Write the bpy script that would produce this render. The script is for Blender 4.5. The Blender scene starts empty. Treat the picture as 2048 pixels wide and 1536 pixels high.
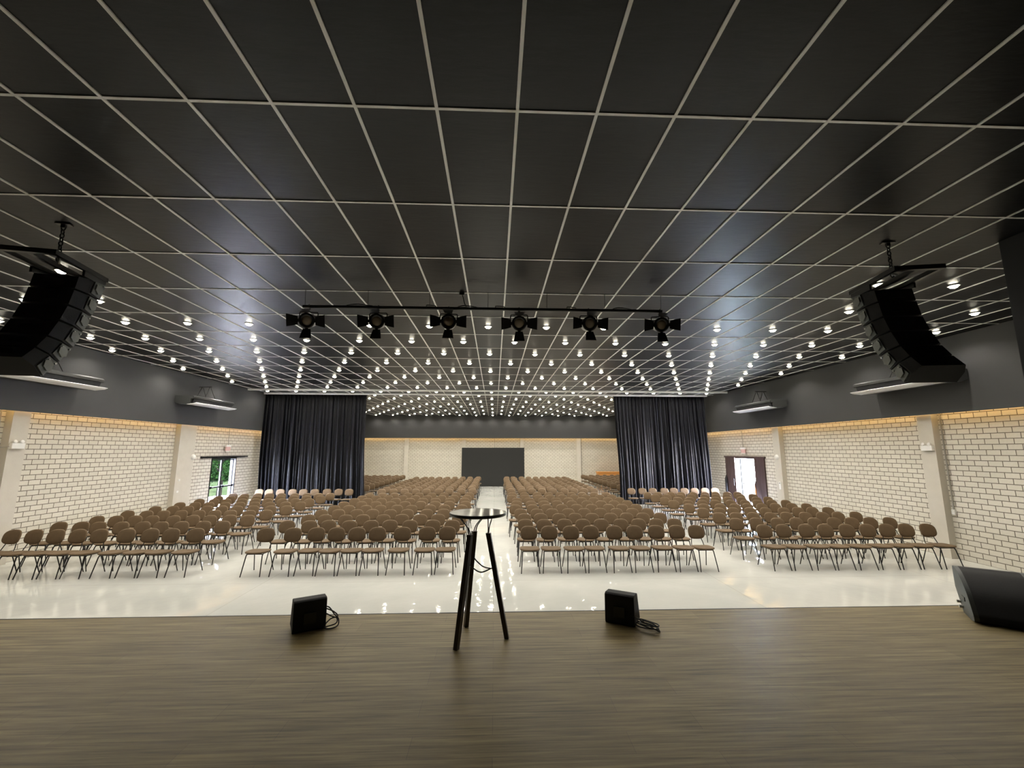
import bpy, math, random
from mathutils import Vector, Matrix
random.seed(7)
scene = bpy.context.scene
COL = scene.collection
PI = math.pi

# ------------------------------------------------------------------ camera
PITCH, YAW, ROLL = 0.154031, 0.040586, 0.000635
CAMZ = 2.4
cp, sp, cy, sy = math.cos(PITCH), math.sin(PITCH), math.cos(YAW), math.sin(YAW)
fwd = Vector((sy*cp, cy*cp, sp)); rgt = Vector((cy, -sy, 0)); upv = rgt.cross(fwd)
cr, sr = math.cos(ROLL), math.sin(ROLL)
A = cr*rgt + sr*upv; B = -sr*rgt + cr*upv
cam = bpy.data.cameras.new('camera'); co = bpy.data.objects.new('camera', cam); COL.objects.link(co)
cam.sensor_width = 36; cam.lens = 851.45/2048*36; cam.clip_start = 0.05; cam.clip_end = 300
co.matrix_world = Matrix(((A.x, B.x, -fwd.x, 0), (A.y, B.y, -fwd.y, 0), (A.z, B.z, -fwd.z, CAMZ), (0, 0, 0, 1)))
scene.camera = co

# ------------------------------------------------------------------ world, exposure, daylight
scene.view_settings.view_transform = 'Standard'; scene.view_settings.look = 'None'
scene.view_settings.gamma = 1; scene.view_settings.use_curve_mapping = False
scene.view_settings.exposure = 0.45
w = bpy.data.worlds.new('daylight'); scene.world = w; w.use_nodes = True
wn = w.node_tree.nodes; wl = w.node_tree.links
bg = wn['Background']; tc = wn.new('ShaderNodeTexCoord'); sx = wn.new('ShaderNodeSeparateXYZ')
rp = wn.new('ShaderNodeValToRGB'); rp.color_ramp.elements[0].position = 0.0; rp.color_ramp.elements[0].color = (0.84, 0.86, 1.0, 1)
rp.color_ramp.elements[1].position = 0.8; rp.color_ramp.elements[1].color = (0.58, 0.62, 1.0, 1)
wl.new(tc.outputs['Generated'], sx.inputs[0]); wl.new(sx.outputs['Z'], rp.inputs[0]); wl.new(rp.outputs[0], bg.inputs[0])
bg.inputs[1].default_value = 120.0
SPOT_W = 46.0
sun = bpy.data.lights.new('sun', 'SUN'); sun.energy = 520; sun.angle = 0.01; sun.color = (1.0, 0.96, 0.9)
so = bpy.data.objects.new('sun', sun); COL.objects.link(so); so.rotation_euler = (math.radians(-24), math.radians(4), 0)   # high sun, from beyond the far end
scene.cycles.use_denoising = True
scene.cycles.max_bounces = 8; scene.cycles.diffuse_bounces = 4; scene.cycles.glossy_bounces = 4
scene.cycles.transparent_max_bounces = 12
scene.cycles.sample_clamp_indirect = 15
scene.cycles.use_light_tree = True

# ------------------------------------------------------------------ materials
def mat(name, col, rough=0.5, metal=0.0, var=0.06, vscale=8.0, bump=0.0, bscale=40.0, spec=0.5, emit=None, estr=0.0, sheen=0.0, coat=0.0, stretch=None):
    m = bpy.data.materials.new(name); m.use_nodes = True
    n, l = m.node_tree.nodes, m.node_tree.links
    p = n['Principled BSDF']; p.inputs['Roughness'].default_value = rough; p.inputs['Metallic'].default_value = metal
    p.inputs['Specular IOR Level'].default_value = spec
    if sheen: p.inputs['Sheen Weight'].default_value = sheen; p.inputs['Sheen Roughness'].default_value = 0.4
    if coat: p.inputs['Coat Weight'].default_value = coat; p.inputs['Coat Roughness'].default_value = 0.1
    t = n.new('ShaderNodeTexCoord'); mp = n.new('ShaderNodeMapping'); l.new(t.outputs['Object'], mp.inputs[0])
    if stretch: mp.inputs['Scale'].default_value = stretch
    nz = n.new('ShaderNodeTexNoise'); nz.inputs['Scale'].default_value = vscale; nz.inputs['Detail'].default_value = 4
    l.new(mp.outputs[0], nz.inputs['Vector'])
    mx = n.new('ShaderNodeMixRGB'); mx.inputs[1].default_value = (*[c*(1-var) for c in col], 1); mx.inputs[2].default_value = (*[min(1, c*(1+var)) for c in col], 1)
    l.new(nz.outputs[0], mx.inputs[0]); l.new(mx.outputs[0], p.inputs['Base Color'])
    if bump:
        nb = n.new('ShaderNodeTexNoise'); nb.inputs['Scale'].default_value = bscale; nb.inputs['Detail'].default_value = 3
        l.new(mp.outputs[0], nb.inputs['Vector'])
        b = n.new('ShaderNodeBump'); b.inputs['Strength'].default_value = bump; b.inputs['Distance'].default_value = 0.01
        l.new(nb.outputs[0], b.inputs['Height']); l.new(b.outputs[0], p.inputs['Normal'])
    if emit:
        p.inputs['Emission Color'].default_value = (*emit, 1); p.inputs['Emission Strength'].default_value = estr
    return m

def brick_mat(name, axis):
    m = bpy.data.materials.new(name); m.use_nodes = True
    n, l = m.node_tree.nodes, m.node_tree.links
    p = n['Principled BSDF']; p.inputs['Roughness'].default_value = 0.75
    t = n.new('ShaderNodeTexCoord'); s = n.new('ShaderNodeSeparateXYZ'); c = n.new('ShaderNodeCombineXYZ')
    l.new(t.outputs['Object'], s.inputs[0]); l.new(s.outputs['Y' if axis == 'y' else 'X'], c.inputs[0]); l.new(s.outputs['Z'], c.inputs[1])
    # slightly wavering joints
    nz = n.new('ShaderNodeTexNoise'); nz.inputs['Scale'].default_value = 9; l.new(c.outputs[0], nz.inputs['Vector'])
    va = n.new('ShaderNodeVectorMath'); va.operation = 'MULTIPLY_ADD'; va.inputs[1].default_value = (0.008, 0.005, 0); 
    l.new(nz.outputs['Color'], va.inputs[0]); l.new(c.outputs[0], va.inputs[2])
    b = n.new('ShaderNodeTexBrick'); b.offset = 0.5
    b.inputs['Scale'].default_value = 1; b.inputs['Brick Width'].default_value = 0.26; b.inputs['Row Height'].default_value = 0.1150
    b.inputs['Mortar Size'].default_value = 0.0080; b.inputs['Mortar Smooth'].default_value = 0.15; b.inputs['Bias'].default_value = 0
    b.inputs['Color1'].default_value = (0.65, 0.615, 0.525, 1); b.inputs['Color2'].default_value = (0.595, 0.565, 0.48, 1); b.inputs['Mortar'].default_value = (0.13, 0.11, 0.08, 1)
    l.new(va.outputs[0], b.inputs['Vector'])
    n2 = n.new('ShaderNodeTexNoise'); n2.inputs['Scale'].default_value = 25; n2.inputs['Detail'].default_value = 5; l.new(c.outputs[0], n2.inputs['Vector'])
    mx = n.new('ShaderNodeMixRGB'); mx.blend_type = 'MULTIPLY'; mx.inputs[0].default_value = 0.16
    l.new(b.outputs['Color'], mx.inputs[1]); l.new(n2.outputs[0], mx.inputs[2]); l.new(mx.outputs[0], p.inputs['Base Color'])
    bp = n.new('ShaderNodeBump'); bp.inputs['Strength'].default_value = 0.5; bp.inputs['Distance'].default_value = 0.01; bp.invert = True
    l.new(b.outputs['Fac'], bp.inputs['Height']); l.new(bp.outputs[0], p.inputs['Normal'])
    return m

def floor_mat():
    m = bpy.data.materials.new('polished white floor'); m.use_nodes = True
    n, l = m.node_tree.nodes, m.node_tree.links
    p = n['Principled BSDF']
    t = n.new('ShaderNodeTexCoord')
    nz = n.new('ShaderNodeTexNoise'); nz.inputs['Scale'].default_value = 0.7; nz.inputs['Detail'].default_value = 6; nz.inputs['Distortion'].default_value = 0.6
    l.new(t.outputs['Object'], nz.inputs['Vector'])
    r = n.new('ShaderNodeValToRGB'); r.color_ramp.elements[0].position = 0.3; r.color_ramp.elements[0].color = (0.50, 0.515, 0.48, 1)
    r.color_ramp.elements[1].position = 0.7; r.color_ramp.elements[1].color = (0.60, 0.605, 0.565, 1)
    l.new(nz.outputs[0], r.inputs[0])
    # wide cast-floor joints
    b = n.new('ShaderNodeTexBrick'); b.offset = 0; b.inputs['Scale'].default_value = 1; b.inputs['Brick Width'].default_value = 4.2; b.inputs['Row Height'].default_value = 4.2
    b.inputs['Mortar Size'].default_value = 0.006; b.inputs['Color1'].default_value = (1, 1, 1, 1); b.inputs['Color2'].default_value = (0.97, 0.97, 0.97, 1); b.inputs['Mortar'].default_value = (0.80, 0.79, 0.75, 1)
    l.new(t.outputs['Object'], b.inputs['Vector'])
    mx = n.new('ShaderNodeMixRGB'); mx.blend_type = 'MULTIPLY'; mx.inputs[0].default_value = 1; l.new(r.outputs[0], mx.inputs[1]); l.new(b.outputs[0], mx.inputs[2])
    l.new(mx.outputs[0], p.inputs['Base Color'])
    n2 = n.new('ShaderNodeTexNoise'); n2.inputs['Scale'].default_value = 2.5; n2.inputs['Detail'].default_value = 5
    l.new(t.outputs['Object'], n2.inputs['Vector'])
    mr = n.new('ShaderNodeMapRange'); mr.inputs[3].default_value = 0.02; mr.inputs[4].default_value = 0.055; l.new(n2.outputs[0], mr.inputs[0]); l.new(mr.outputs[0], p.inputs['Roughness'])
    bp = n.new('ShaderNodeBump'); bp.inputs['Strength'].default_value = 0.6; bp.inputs['Distance'].default_value = 0.01
    n3 = n.new('ShaderNodeTexNoise'); n3.inputs['Scale'].default_value = 2.4; n3.inputs['Detail'].default_value = 3; l.new(t.outputs['Object'], n3.inputs['Vector'])
    l.new(n3.outputs[0], bp.inputs['Height']); l.new(bp.outputs[0], p.inputs['Normal'])
    p.inputs['Specular IOR Level'].default_value = 0.6
    return m

def plank_mat():
    m = bpy.data.materials.new('grey brown plank floor'); m.use_nodes = True
    n, l = m.node_tree.nodes, m.node_tree.links
    p = n['Principled BSDF']; p.inputs['Roughness'].default_value = 0.42; p.inputs['Specular IOR Level'].default_value = 0.22
    t = n.new('ShaderNodeTexCoord')
    b = n.new('ShaderNodeTexBrick'); b.offset = 0.37; b.inputs['Scale'].default_value = 1; b.inputs['Brick Width'].default_value = 1.22; b.inputs['Row Height'].default_value = 0.18
    b.inputs['Mortar Size'].default_value = 0.0012; b.inputs['Color1'].default_value = (0.30, 0.238, 0.108, 1); b.inputs['Color2'].default_value = (0.345, 0.276, 0.130, 1); b.inputs['Mortar'].default_value = (0.19, 0.14, 0.085, 1)
    l.new(t.outputs['Object'], b.inputs['Vector'])
    mp = n.new('ShaderNodeMapping'); mp.inputs['Scale'].default_value = (1.1, 26, 1); l.new(t.outputs['Object'], mp.inputs[0])
    nz = n.new('ShaderNodeTexNoise'); nz.inputs['Scale'].default_value = 1.4; nz.inputs['Detail'].default_value = 8; nz.inputs['Roughness'].default_value = 0.65; l.new(mp.outputs[0], nz.inputs['Vector'])
    r = n.new('ShaderNodeValToRGB'); r.color_ramp.elements[0].position = 0.33; r.color_ramp.elements[0].color = (0.50, 0.48, 0.46, 1)
    r.color_ramp.elements[1].position = 0.68; r.color_ramp.elements[1].color = (1.35, 1.33, 1.3, 1); l.new(nz.outputs[0], r.inputs[0])
    mx = n.new('ShaderNodeMixRGB'); mx.blend_type = 'MULTIPLY'; mx.inputs[0].default_value = 1; l.new(b.outputs[0], mx.inputs[1]); l.new(r.outputs[0], mx.inputs[2])
    l.new(mx.outputs[0], p.inputs['Base Color'])
    bp = n.new('ShaderNodeBump'); bp.inputs['Strength'].default_value = 0.3; bp.inputs['Distance'].default_value = 0.004; l.new(nz.outputs[0], bp.inputs['Height']); l.new(bp.outputs[0], p.inputs['Normal'])
    return m

def glass_mat(name, tint=(0.85, 0.95, 0.95)):
    m = bpy.data.materials.new(name); m.use_nodes = True
    n, l = m.node_tree.nodes, m.node_tree.links
    n.remove(n['Principled BSDF']); o = n['Material Output']
    tr = n.new('ShaderNodeBsdfTransparent'); tr.inputs[0].default_value = (*tint, 1)
    g = n.new('ShaderNodeBsdfGlossy'); g.inputs['Roughness'].default_value = 0.02
    mx = n.new('ShaderNodeMixShader'); mx.inputs[0].default_value = 0.05; l.new(tr.outputs[0], mx.inputs[1]); l.new(g.outputs[0], mx.inputs[2]); l.new(mx.outputs[0], o.inputs[0])
    return m

M = {}
M['ceil'] = mat('dark satin ceiling panel', (0.0040, 0.0043, 0.0046), 0.38, var=0.25, vscale=0.9, bump=0.22, bscale=5, spec=0.24, stretch=(1, 4, 1))
M['grid'] = mat('white ceiling rail', (0.86, 0.86, 0.83), 0.5)
M['track'] = mat('white aluminium curtain track', (0.9, 0.9, 0.88), 0.5)
M['brick_y'] = brick_mat('whitewashed brick side', 'y'); M['brick_x'] = brick_mat('whitewashed brick end', 'x')
M['pillar'] = mat('painted concrete', (0.52, 0.49, 0.42), 0.7, var=0.08, vscale=5, bump=0.1)
M['fascia'] = mat('charcoal painted bulkhead', (0.036, 0.037, 0.037), 0.62, var=0.1, vscale=2)
M['floor'] = floor_mat(); M['plank'] = plank_mat()
M['edge'] = mat('stage edge strip', (0.75, 0.72, 0.62), 0.4)
M['black'] = mat('matt black stage paint', (0.008, 0.008, 0.009), 0.8)
M['wing'] = mat('black wing wall', (0.010, 0.011, 0.013), 0.75)
M['velvet'] = mat('navy black curtain', (0.0022, 0.0025, 0.0044), 0.5, var=0.2, vscale=3, sheen=0.015, spec=0.24)
M['fabric'] = mat('brown chair upholstery', (0.124, 0.084, 0.046), 0.8, var=0.16, vscale=14, bump=0.15, bscale=160, sheen=0.06, spec=0.25)
M['metal'] = mat('black powder coated tube', (0.008, 0.008, 0.008), 0.35, spec=0.5)
M['spk'] = mat('black loudspeaker cabinet', (0.007, 0.007, 0.008), 0.7, bump=0.25, bscale=220)
M['spkside'] = mat('dark grey loudspeaker side', (0.10, 0.112, 0.108), 0.5, var=0.2, vscale=12)
M['rig'] = mat('grey rigging plate', (0.17, 0.185, 0.175), 0.45, var=0.2, vscale=20)
M['grille'] = mat('black loudspeaker grille', (0.007, 0.007, 0.0075), 0.65, bump=0.4, bscale=400)
M['steel'] = mat('bright bolt steel', (0.5, 0.5, 0.48), 0.3, metal=1)
M['acdark'] = mat('charcoal air conditioner shell', (0.045, 0.047, 0.046), 0.35, spec=0.5)
M['acflap'] = mat('pale air conditioner louver', (0.88, 0.90, 0.92), 0.3)
M['dwood'] = mat('dark stained leg wood', (0.035, 0.020, 0.011), 0.4, var=0.3, vscale=6, stretch=(12, 12, 1))
M['tabletop'] = mat('glossy table top with painted reflection', (0.72, 0.71, 0.65), 0.10, spec=0.8, var=0.3, vscale=9)  # pale base colour stands in for the bright reflection on the top
M['lensglass'] = mat('fresnel lens glass', (0.30, 0.24, 0.17), 0.12, spec=0.9, coat=0.6)
M['led'] = mat('warm white led lens', (1, 0.95, 0.8), 0.3, emit=(1.0, 0.93, 0.74), estr=30)
M['ring'] = mat('white downlight ring', (0.7, 0.7, 0.66), 0.4)
M['cove'] = mat('amber led strip', (1, 0.7, 0.3), 0.4, emit=(1.0, 0.60, 0.20), estr=13)
M['white'] = mat('white plastic', (0.75, 0.75, 0.72), 0.4)
M['redsign'] = mat('faded red sign face', (0.62, 0.40, 0.36), 0.5)
M['conduit'] = mat('grey metal conduit', (0.33, 0.31, 0.27), 0.4, metal=0.3)
M['screen'] = mat('dark led wall', (0.0095, 0.010, 0.0095), 0.6, var=0.1)
M['dframe'] = mat('black door frame', (0.01, 0.01, 0.011), 0.4)
M['barn'] = mat('reddish brown door timber', (0.050, 0.028, 0.024), 0.5, var=0.35, vscale=3, stretch=(1, 8, 0.6))
M['orange'] = mat('orange varnished timber', (0.60, 0.27, 0.07), 0.45, var=0.1, vscale=4)
M['bin'] = mat('yellow orange plastic', (0.0075, 0.0026, 0.0003), 0.4, spec=0.0)
M['red'] = mat('red plastic', (0.003, 0.0005, 0.0003), 0.4, spec=0.0)
M['lawn'] = mat('outdoor grass', (0.0022, 0.0032, 0.0016), 0.9, spec=0.0, var=0.4, vscale=6)
M['leaf'] = mat('tree leaf', (0.0016, 0.0040, 0.0011), 0.6, spec=0.0, var=0.5, vscale=3)
M['bark'] = mat('grey bark', (0.0022, 0.0020, 0.0017), 0.9, spec=0.0, var=0.3, vscale=9, stretch=(1, 1, 0.2))
M['pave'] = mat('pale outdoor paving', (0.55, 0.54, 0.50), 0.8)
M['bluewall'] = mat('pale blue outdoor wall', (0.0034, 0.0048, 0.0055), 0.8, spec=0.0)
M['teal'] = mat('pale teal door leaf', (0.006, 0.011, 0.012), 0.35)
M['glass'] = glass_mat('clear door glass', (0.93, 0.95, 0.95))
M['tealglass'] = glass_mat('teal door glass', (0.75, 0.90, 0.92))
M['cable'] = mat('black rubber cable', (0.009, 0.009, 0.009), 0.45)

# ------------------------------------------------------------------ mesh helpers
class MB:
    def __init__(s): s.v = []; s.f = []; s.sm = []; s.mi = []; s.cur = 0
    def add(s, v, f, smooth=False, T=None):
        o = len(s.v)
        s.v += [tuple(T @ Vector(p)) if T is not None else tuple(p) for p in v]
        s.f += [tuple(i+o for i in q) for q in f]; s.sm += [smooth]*len(f); s.mi += [s.cur]*len(f)
        return s
    def box(s, x0, x1, y0, y1, z0, z1, T=None):
        v = [(x0, y0, z0), (x1, y0, z0), (x1, y1, z0), (x0, y1, z0), (x0, y0, z1), (x1, y0, z1), (x1, y1, z1), (x0, y1, z1)]
        return s.add(v, [(0, 3, 2, 1), (4, 5, 6, 7), (0, 1, 5, 4), (1, 2, 6, 5), (2, 3, 7, 6), (3, 0, 4, 7)], False, T)
    def rbox(s, x0, x1, y0, y1, z0, z1, b, T=None):
        # chamfered box
        X = (x0, x1); Y = (y0, y1); Z = (z0, z1); v = []; idx = {}
        for i in (0, 1):
            for j in (0, 1):
                for k in (0, 1):
                    sx_, sy_, sz_ = (1 if i == 0 else -1), (1 if j == 0 else -1), (1 if k == 0 else -1)
                    p = (X[i], Y[j], Z[k])
                    idx[(i, j, k, 'x')] = len(v); v.append((p[0], p[1]+sy_*b, p[2]+sz_*b))
                    idx[(i, j, k, 'y')] = len(v); v.append((p[0]+sx_*b, p[1], p[2]+sz_*b))
                    idx[(i, j, k, 'z')] = len(v); v.append((p[0]+sx_*b, p[1]+sy_*b, p[2]))
        f = []
        cyc = [(0, 0), (1, 0), (1, 1), (0, 1)]
        for i in (0, 1):
            q = [idx[(i, a, c, 'x')] for a, c in cyc]; f.append(tuple(q if i else q[::-1]))
            q = [idx[(a, i, c, 'y')] for a, c in cyc]; f.append(tuple(q[::-1] if i else q))
            q = [idx[(a, c, i, 'z')] for a, c in cyc]; f.append(tuple(q if i else q[::-1]))
        for a in (0, 1):
            for c in (0, 1):
                f.append((idx[(a, c, 0, 'x')], idx[(a, c, 1, 'x')], idx[(a, c, 1, 'y')], idx[(a, c, 0, 'y')]))
                f.append((idx[(a, 0, c, 'x')], idx[(a, 1, c, 'x')], idx[(a, 1, c, 'z')], idx[(a, 0, c, 'z')]))
                f.append((idx[(0, a, c, 'y')], idx[(1, a, c, 'y')], idx[(1, a, c, 'z')], idx[(0, a, c, 'z')]))
                for k in (0, 1): f.append((idx[(a, c, k, 'x')], idx[(a, c, k, 'y')], idx[(a, c, k, 'z')]))
        return s.add(v, f, False, T)
    def tube(s, pts, r, n=8, caps=True, r2=None, T=None):
        pts = [Vector(p) for p in pts]; v = []; f = []; m = len(pts)
        ref = None
        for i, p in enumerate(pts):
            d = ((pts[i+1]-p).normalized() if i == 0 else (p-pts[i-1]).normalized() if i == m-1 else ((pts[i+1]-p).normalized()+(p-pts[i-1]).normalized()).normalized())
            if ref is None: ref = Vector((0, 0, 1)) if abs(d.z) < 0.9 else Vector((1, 0, 0))
            u = (ref - d*ref.dot(d)).normalized(); w_ = d.cross(u); ref = u
            rr = r if r2 is None else r+(r2-r)*i/(m-1)
            for k in range(n):
                a = 2*PI*k/n; v.append(p+u*math.cos(a)*rr+w_*math.sin(a)*rr)
        for i in range(m-1):
            for k in range(n):
                k2 = (k+1) % n; f.append((i*n+k, i*n+k2, (i+1)*n+k2, (i+1)*n+k))
        s.add(v, f, True, T)
        if caps:
            s.add(v[:n], [tuple(range(n))[::-1]], False, T); s.add(v[-n:], [tuple(range(n))], False, T)
        return s
    def lathe(s, prof, n=24, T=None, smooth=True, caps=True):
        v = []; f = []
        for r, z in prof:
            for k in range(n): a = 2*PI*k/n; v.append((r*math.cos(a), r*math.sin(a), z))
        for i in range(len(prof)-1):
            for k in range(n): k2 = (k+1) % n; f.append((i*n+k, i*n+k2, (i+1)*n+k2, (i+1)*n+k))
        s.add(v, f, smooth, T)
        if caps and prof[0][0] > 1e-5: s.add(v[:n], [tuple(range(n))[::-1]], False, T)
        if caps and prof[-1][0] > 1e-5: s.add(v[-n:], [tuple(range(n))], False, T)
        return s
    def prism(s, poly, x0, x1, T=None):
        # poly in (y,z), extruded along x
        n = len(poly); v = [(x0, a, b) for a, b in poly]+[(x1, a, b) for a, b in poly]
        f = [tuple(range(n))[::-1], tuple(range(n, 2*n))]+[(i, (i+1) % n, n+(i+1) % n, n+i) for i in range(n)]
        return s.add(v, f, False, T)
    def pad(s, outline, th, fn, rings=((0.55, 0.5), (0.86, 0.46), (0.96, 0.32), (1.0, 0.0), (0.96, -0.32), (0.86, -0.46), (0.55, -0.5))):
        # padded cushion: outline of (a,b) points, thickness th, fn(a,b,h)->xyz
        n = len(outline); v = [fn(0, 0, th*0.53)]
        for sc, h in rings: v += [fn(a*sc, b*sc, h*th) for a, b in outline]
        v.append(fn(0, 0, -th*0.53)); f = []
        for k in range(n): f.append((0, 1+k, 1+(k+1) % n))
        for i in range(len(rings)-1):
            for k in range(n): k2 = (k+1) % n; f.append((1+i*n+k, 1+(i+1)*n+k, 1+(i+1)*n+k2, 1+i*n+k2))
        e = len(v)-1; o = 1+(len(rings)-1)*n
        for k in range(n): f.append((e, o+(k+1) % n, o+k))
        return s.add(v, f, True)
    def mesh(s, name, mats):
        me = bpy.data.meshes.new(name); me.from_pydata([tuple(p) for p in s.v], [], s.f)
        me.polygons.foreach_set('use_smooth', s.sm)
        for m in (mats if isinstance(mats, (list, tuple)) else [mats]): me.materials.append(m)
        if any(s.mi): me.polygons.foreach_set('material_index', s.mi)
        me.update(); return me
    def build(s, name, mats, parent=None, kind=None):
        o = bpy.data.objects.new(name, s.mesh(name, mats)); COL.objects.link(o)
        if parent is not None: o.parent = parent
        if kind: o['kind'] = kind
        return o

def tag(o, label, cat, group=None, kind=None):
    o['label'] = label; o['category'] = cat
    if group: o['group'] = group
    if kind: o['kind'] = kind
    return o
def empty(name, loc=(0, 0, 0), rz=0.0, label=None, cat=None, group=None):
    o = bpy.data.objects.new(name, None); COL.objects.link(o); o.location = loc; o.rotation_euler = (0, 0, rz); o.empty_display_size = 0.1
    if label: tag(o, label, cat, group)
    return o
def bend(pts, k=6):
    # catmull-rom smoothing
    P = [Vector(p) for p in pts]; P = [P[0]*2-P[1]]+P+[P[-1]*2-P[-2]]; out = []
    for i in range(1, len(P)-2):
        for j in range(k):
            t = j/k; a, b, c, d = P[i-1], P[i], P[i+1], P[i+2]
            out.append(0.5*((2*b)+(c-a)*t+(2*a-5*b+4*c-d)*t*t+(-a+3*b-3*c+d)*t**3))
    out.append(P[-2]); return out
ORD = ['zeroth', 'first', 'second', 'third', 'fourth', 'fifth', 'sixth', 'seventh', 'eighth', 'ninth', 'tenth', 'eleventh', 'twelfth', 'thirteenth', 'fourteenth', 'fifteenth', 'sixteenth', 'seventeenth', 'eighteenth', 'nineteenth', 'twentieth']

# ------------------------------------------------------------------ room shell
CZ = 4.902; XL, XR = -10.5, 10.4; YE = 31.8; YB = -2.5
FL, FR, FZ = -10.2, 10.05, 3.225      # bulkhead faces, bulkhead underside
DX, DY, X0, Y0 = 0.598, 1.25, 0.2557*0.598, 2.8246
MB().box(XL-0.3, XR+0.3, YB-0.2, YE+0.3, -0.2, 0).build('floor', M['floor'], kind='structure')
MB().box(XL-0.3, XR+0.3, YB-0.2, YE+0.3, CZ+0.004, CZ+0.2).build('ceiling', M['ceil'], kind='structure')
g = MB(); T_ = 0.012
for k in range(-19, 20):
    x = X0+k*DX
    if XL < x < XR: g.box(x-T_, x+T_, YB, YE, CZ-0.006, CZ+0.006)
for j in range(-4, 24):
    y = Y0+j*DY; g.box(XL, XR, y-T_, y+T_, CZ-0.004, CZ+0.006)
g.build('trim_1', M['grid'], kind='structure')

def side_wall(name, xa, xb, d0, d1, dz=2.1):
    m = MB(); m.box(xa, xb, YB, d0, 0, CZ); m.box(xa, xb, d1, YE, 0, CZ); m.box(xa, xb, d0, d1, dz, CZ)
    return m.build(name, M['brick_y'], kind='structure')
side_wall('wall_left', XL-0.2, XL, 16.50, 18.05); side_wall('wall_right', XR, XR+0.2, 16.82, 18.30)
MB().box(XL-0.2, XR+0.2, YE, YE+0.2, 0, CZ).build('wall_far', M['brick_x'], kind='structure')
MB().box(XL-0.2, XR+0.2, YB-0.2, YB, 0, CZ).build('wall_stage', M['wing'], kind='structure')
# bulkheads
MB().box(FL-0.06, FL, YB, YE-0.30, FZ, CZ).build('trim_2', M['fascia'], kind='structure')
MB().box(FR, FR+0.06, YB, YE-0.30, FZ, CZ).build('trim_3', M['fascia'], kind='structure')
MB().box(FL-0.06, FR+0.06, YE-0.30, YE-0.24, FZ+0.03, CZ).build('trim_4', M['fascia'], kind='structure')
# cove lights behind the bulkhead edges
def cove(name, b, label):
    tag(MB().box(*b).build(name, M['cove']), label, 'light')
cove('led_strip', (XL+0.165, XL+0.185, 0.0, YE-0.35, FZ+0.055, FZ+0.075), 'amber light strip hidden behind the left bulkhead, washing the top of the left brick wall')
cove('led_strip', (XR-0.185, XR-0.165, 0.0, YE-0.35, FZ+0.055, FZ+0.075), 'amber light strip hidden behind the right bulkhead, washing the top of the right brick wall')
cove('led_strip', (FL, FR, YE-0.165, YE-0.145, FZ+0.075, FZ+0.095), 'amber light strip hidden behind the far bulkhead above the dark screen')
# pillars
pl = MB()
for y0, y1 in ((9.58, 9.93), (14.55, 15.30), (20.6, 20.95), (26.2, 26.55), (4.2, 4.5)): pl.box(XL, XL+0.16, y0, y1, 0, 3.45)
pl.build('trim_5', M['pillar'], kind='structure')
pl = MB()
for y0, y1 in ((9.60, 9.95), (15.06, 15.42), (20.6, 20.95), (26.2, 26.55)): pl.box(XR-0.16, XR, y0, y1, 0, 3.45)
pl.build('trim_6', M['pillar'], kind='structure')
pl = MB()
for x0, x1 in ((-6.57, -6.25), (-2.36, -2.10), (1.89, 2.15), (6.09, 6.39)): pl.box(x0, x1, YE-0.12, YE, 0, 3.4)
pl.build('trim_7', M['pillar'], kind='structure')

# stage
SZ = 0.8; SY = 4.565
MB().box(XL+0.0, XR, YB, SY-0.02, 0, SZ).build('floor_stage', M['plank'], kind='structure')
MB().box(XL+0.0, XR, SY-0.02, SY, 0, SZ).build('trim_8', M['black'], kind='structure')
MB().box(6.1, XR, YB, 4.60, SZ, CZ).build('wall_wing_right', M['wing'], kind='structure')
MB().box(XL, -6.6, YB, 3.9, SZ, CZ).build('wall_wing_left', M['wing'], kind='structure')

# ------------------------------------------------------------------ curtains and tracks
def curtain(top, bot, y, seed, label, loose):
    rnd = random.Random(seed); nx, nz = 420, 26
    n = 27; ph = [rnd.uniform(-0.6, 0.6) for _ in range(n+2)]; am = [rnd.choice((0.25, 0.6, 0.9, 1.3))*rnd.uniform(0.8, 1.2) for _ in range(n+2)]
    b = MB(); v = []; f = []
    for j in range(nz+1):
        t = j/nz; z = 0.03+(CZ-0.06-0.03)*(1-t)      # t 0 top
        for i in range(nx+1):
            s = i/nx; u = s*n; k = int(u); fr = u-k; fr = fr*fr*(3-2*fr)
            a = am[k]*(1-fr)+am[k+1]*fr; p = ph[k]*(1-fr)+ph[k+1]*fr
            amp = (0.03+0.055*t**0.6)*a
            yy = y+amp*math.sin(2*PI*(u+p*(0.4+0.6*t)))+0.012*math.sin(2*PI*u*2.7+seed)*(1-0.5*t)+0.06*loose*t*math.sin(s*7+seed)
            xa = top[0]+(bot[0]-top[0])*t; xb = top[1]+(bot[1]-top[1])*t
            edge = 0.05*math.sin(t*5+seed)*t*(abs(s-0.5)*2)**3
            v.append((xa+(xb-xa)*s+edge+0.012*math.cos(2*PI*u*1.0+p), yy, z))
    w_ = nx+1
    for j in range(nz):
        for i in range(nx): f.append((j*w_+i, j*w_+i+1, (j+1)*w_+i+1, (j+1)*w_+i))
    b.add(v, f, True); o = b.build('curtain', M['velvet']); tag(o, label, 'curtain')
    md = o.modifiers.new('thickness', 'SOLIDIFY'); md.thickness = 0.006
curtain((-10.15, -5.74), (-10.12, -5.66), 19.16, 3, 'dark navy floor-length curtain hanging at the left of the hall', 0.5)
curtain((5.42, 9.62), (5.55, 9.70), 19.16, 11, 'dark navy floor-length curtain hanging at the right of the hall', 1.0)
for y, xa, xb, nm in ((Y0+12*DY, FL+0.02, FR-0.02, 'nearer of two bright white curtain tracks across the ceiling'), (Y0+13*DY, FL+0.02, FR-0.3, 'farther bright white ceiling track carrying the navy curtains')):
    tag(MB().rbox(xa, xb, y-0.025, y+0.025, CZ-0.075, CZ-0.006, 0.006).build("curtain_track", M['track']), nm, 'curtain track')

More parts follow.
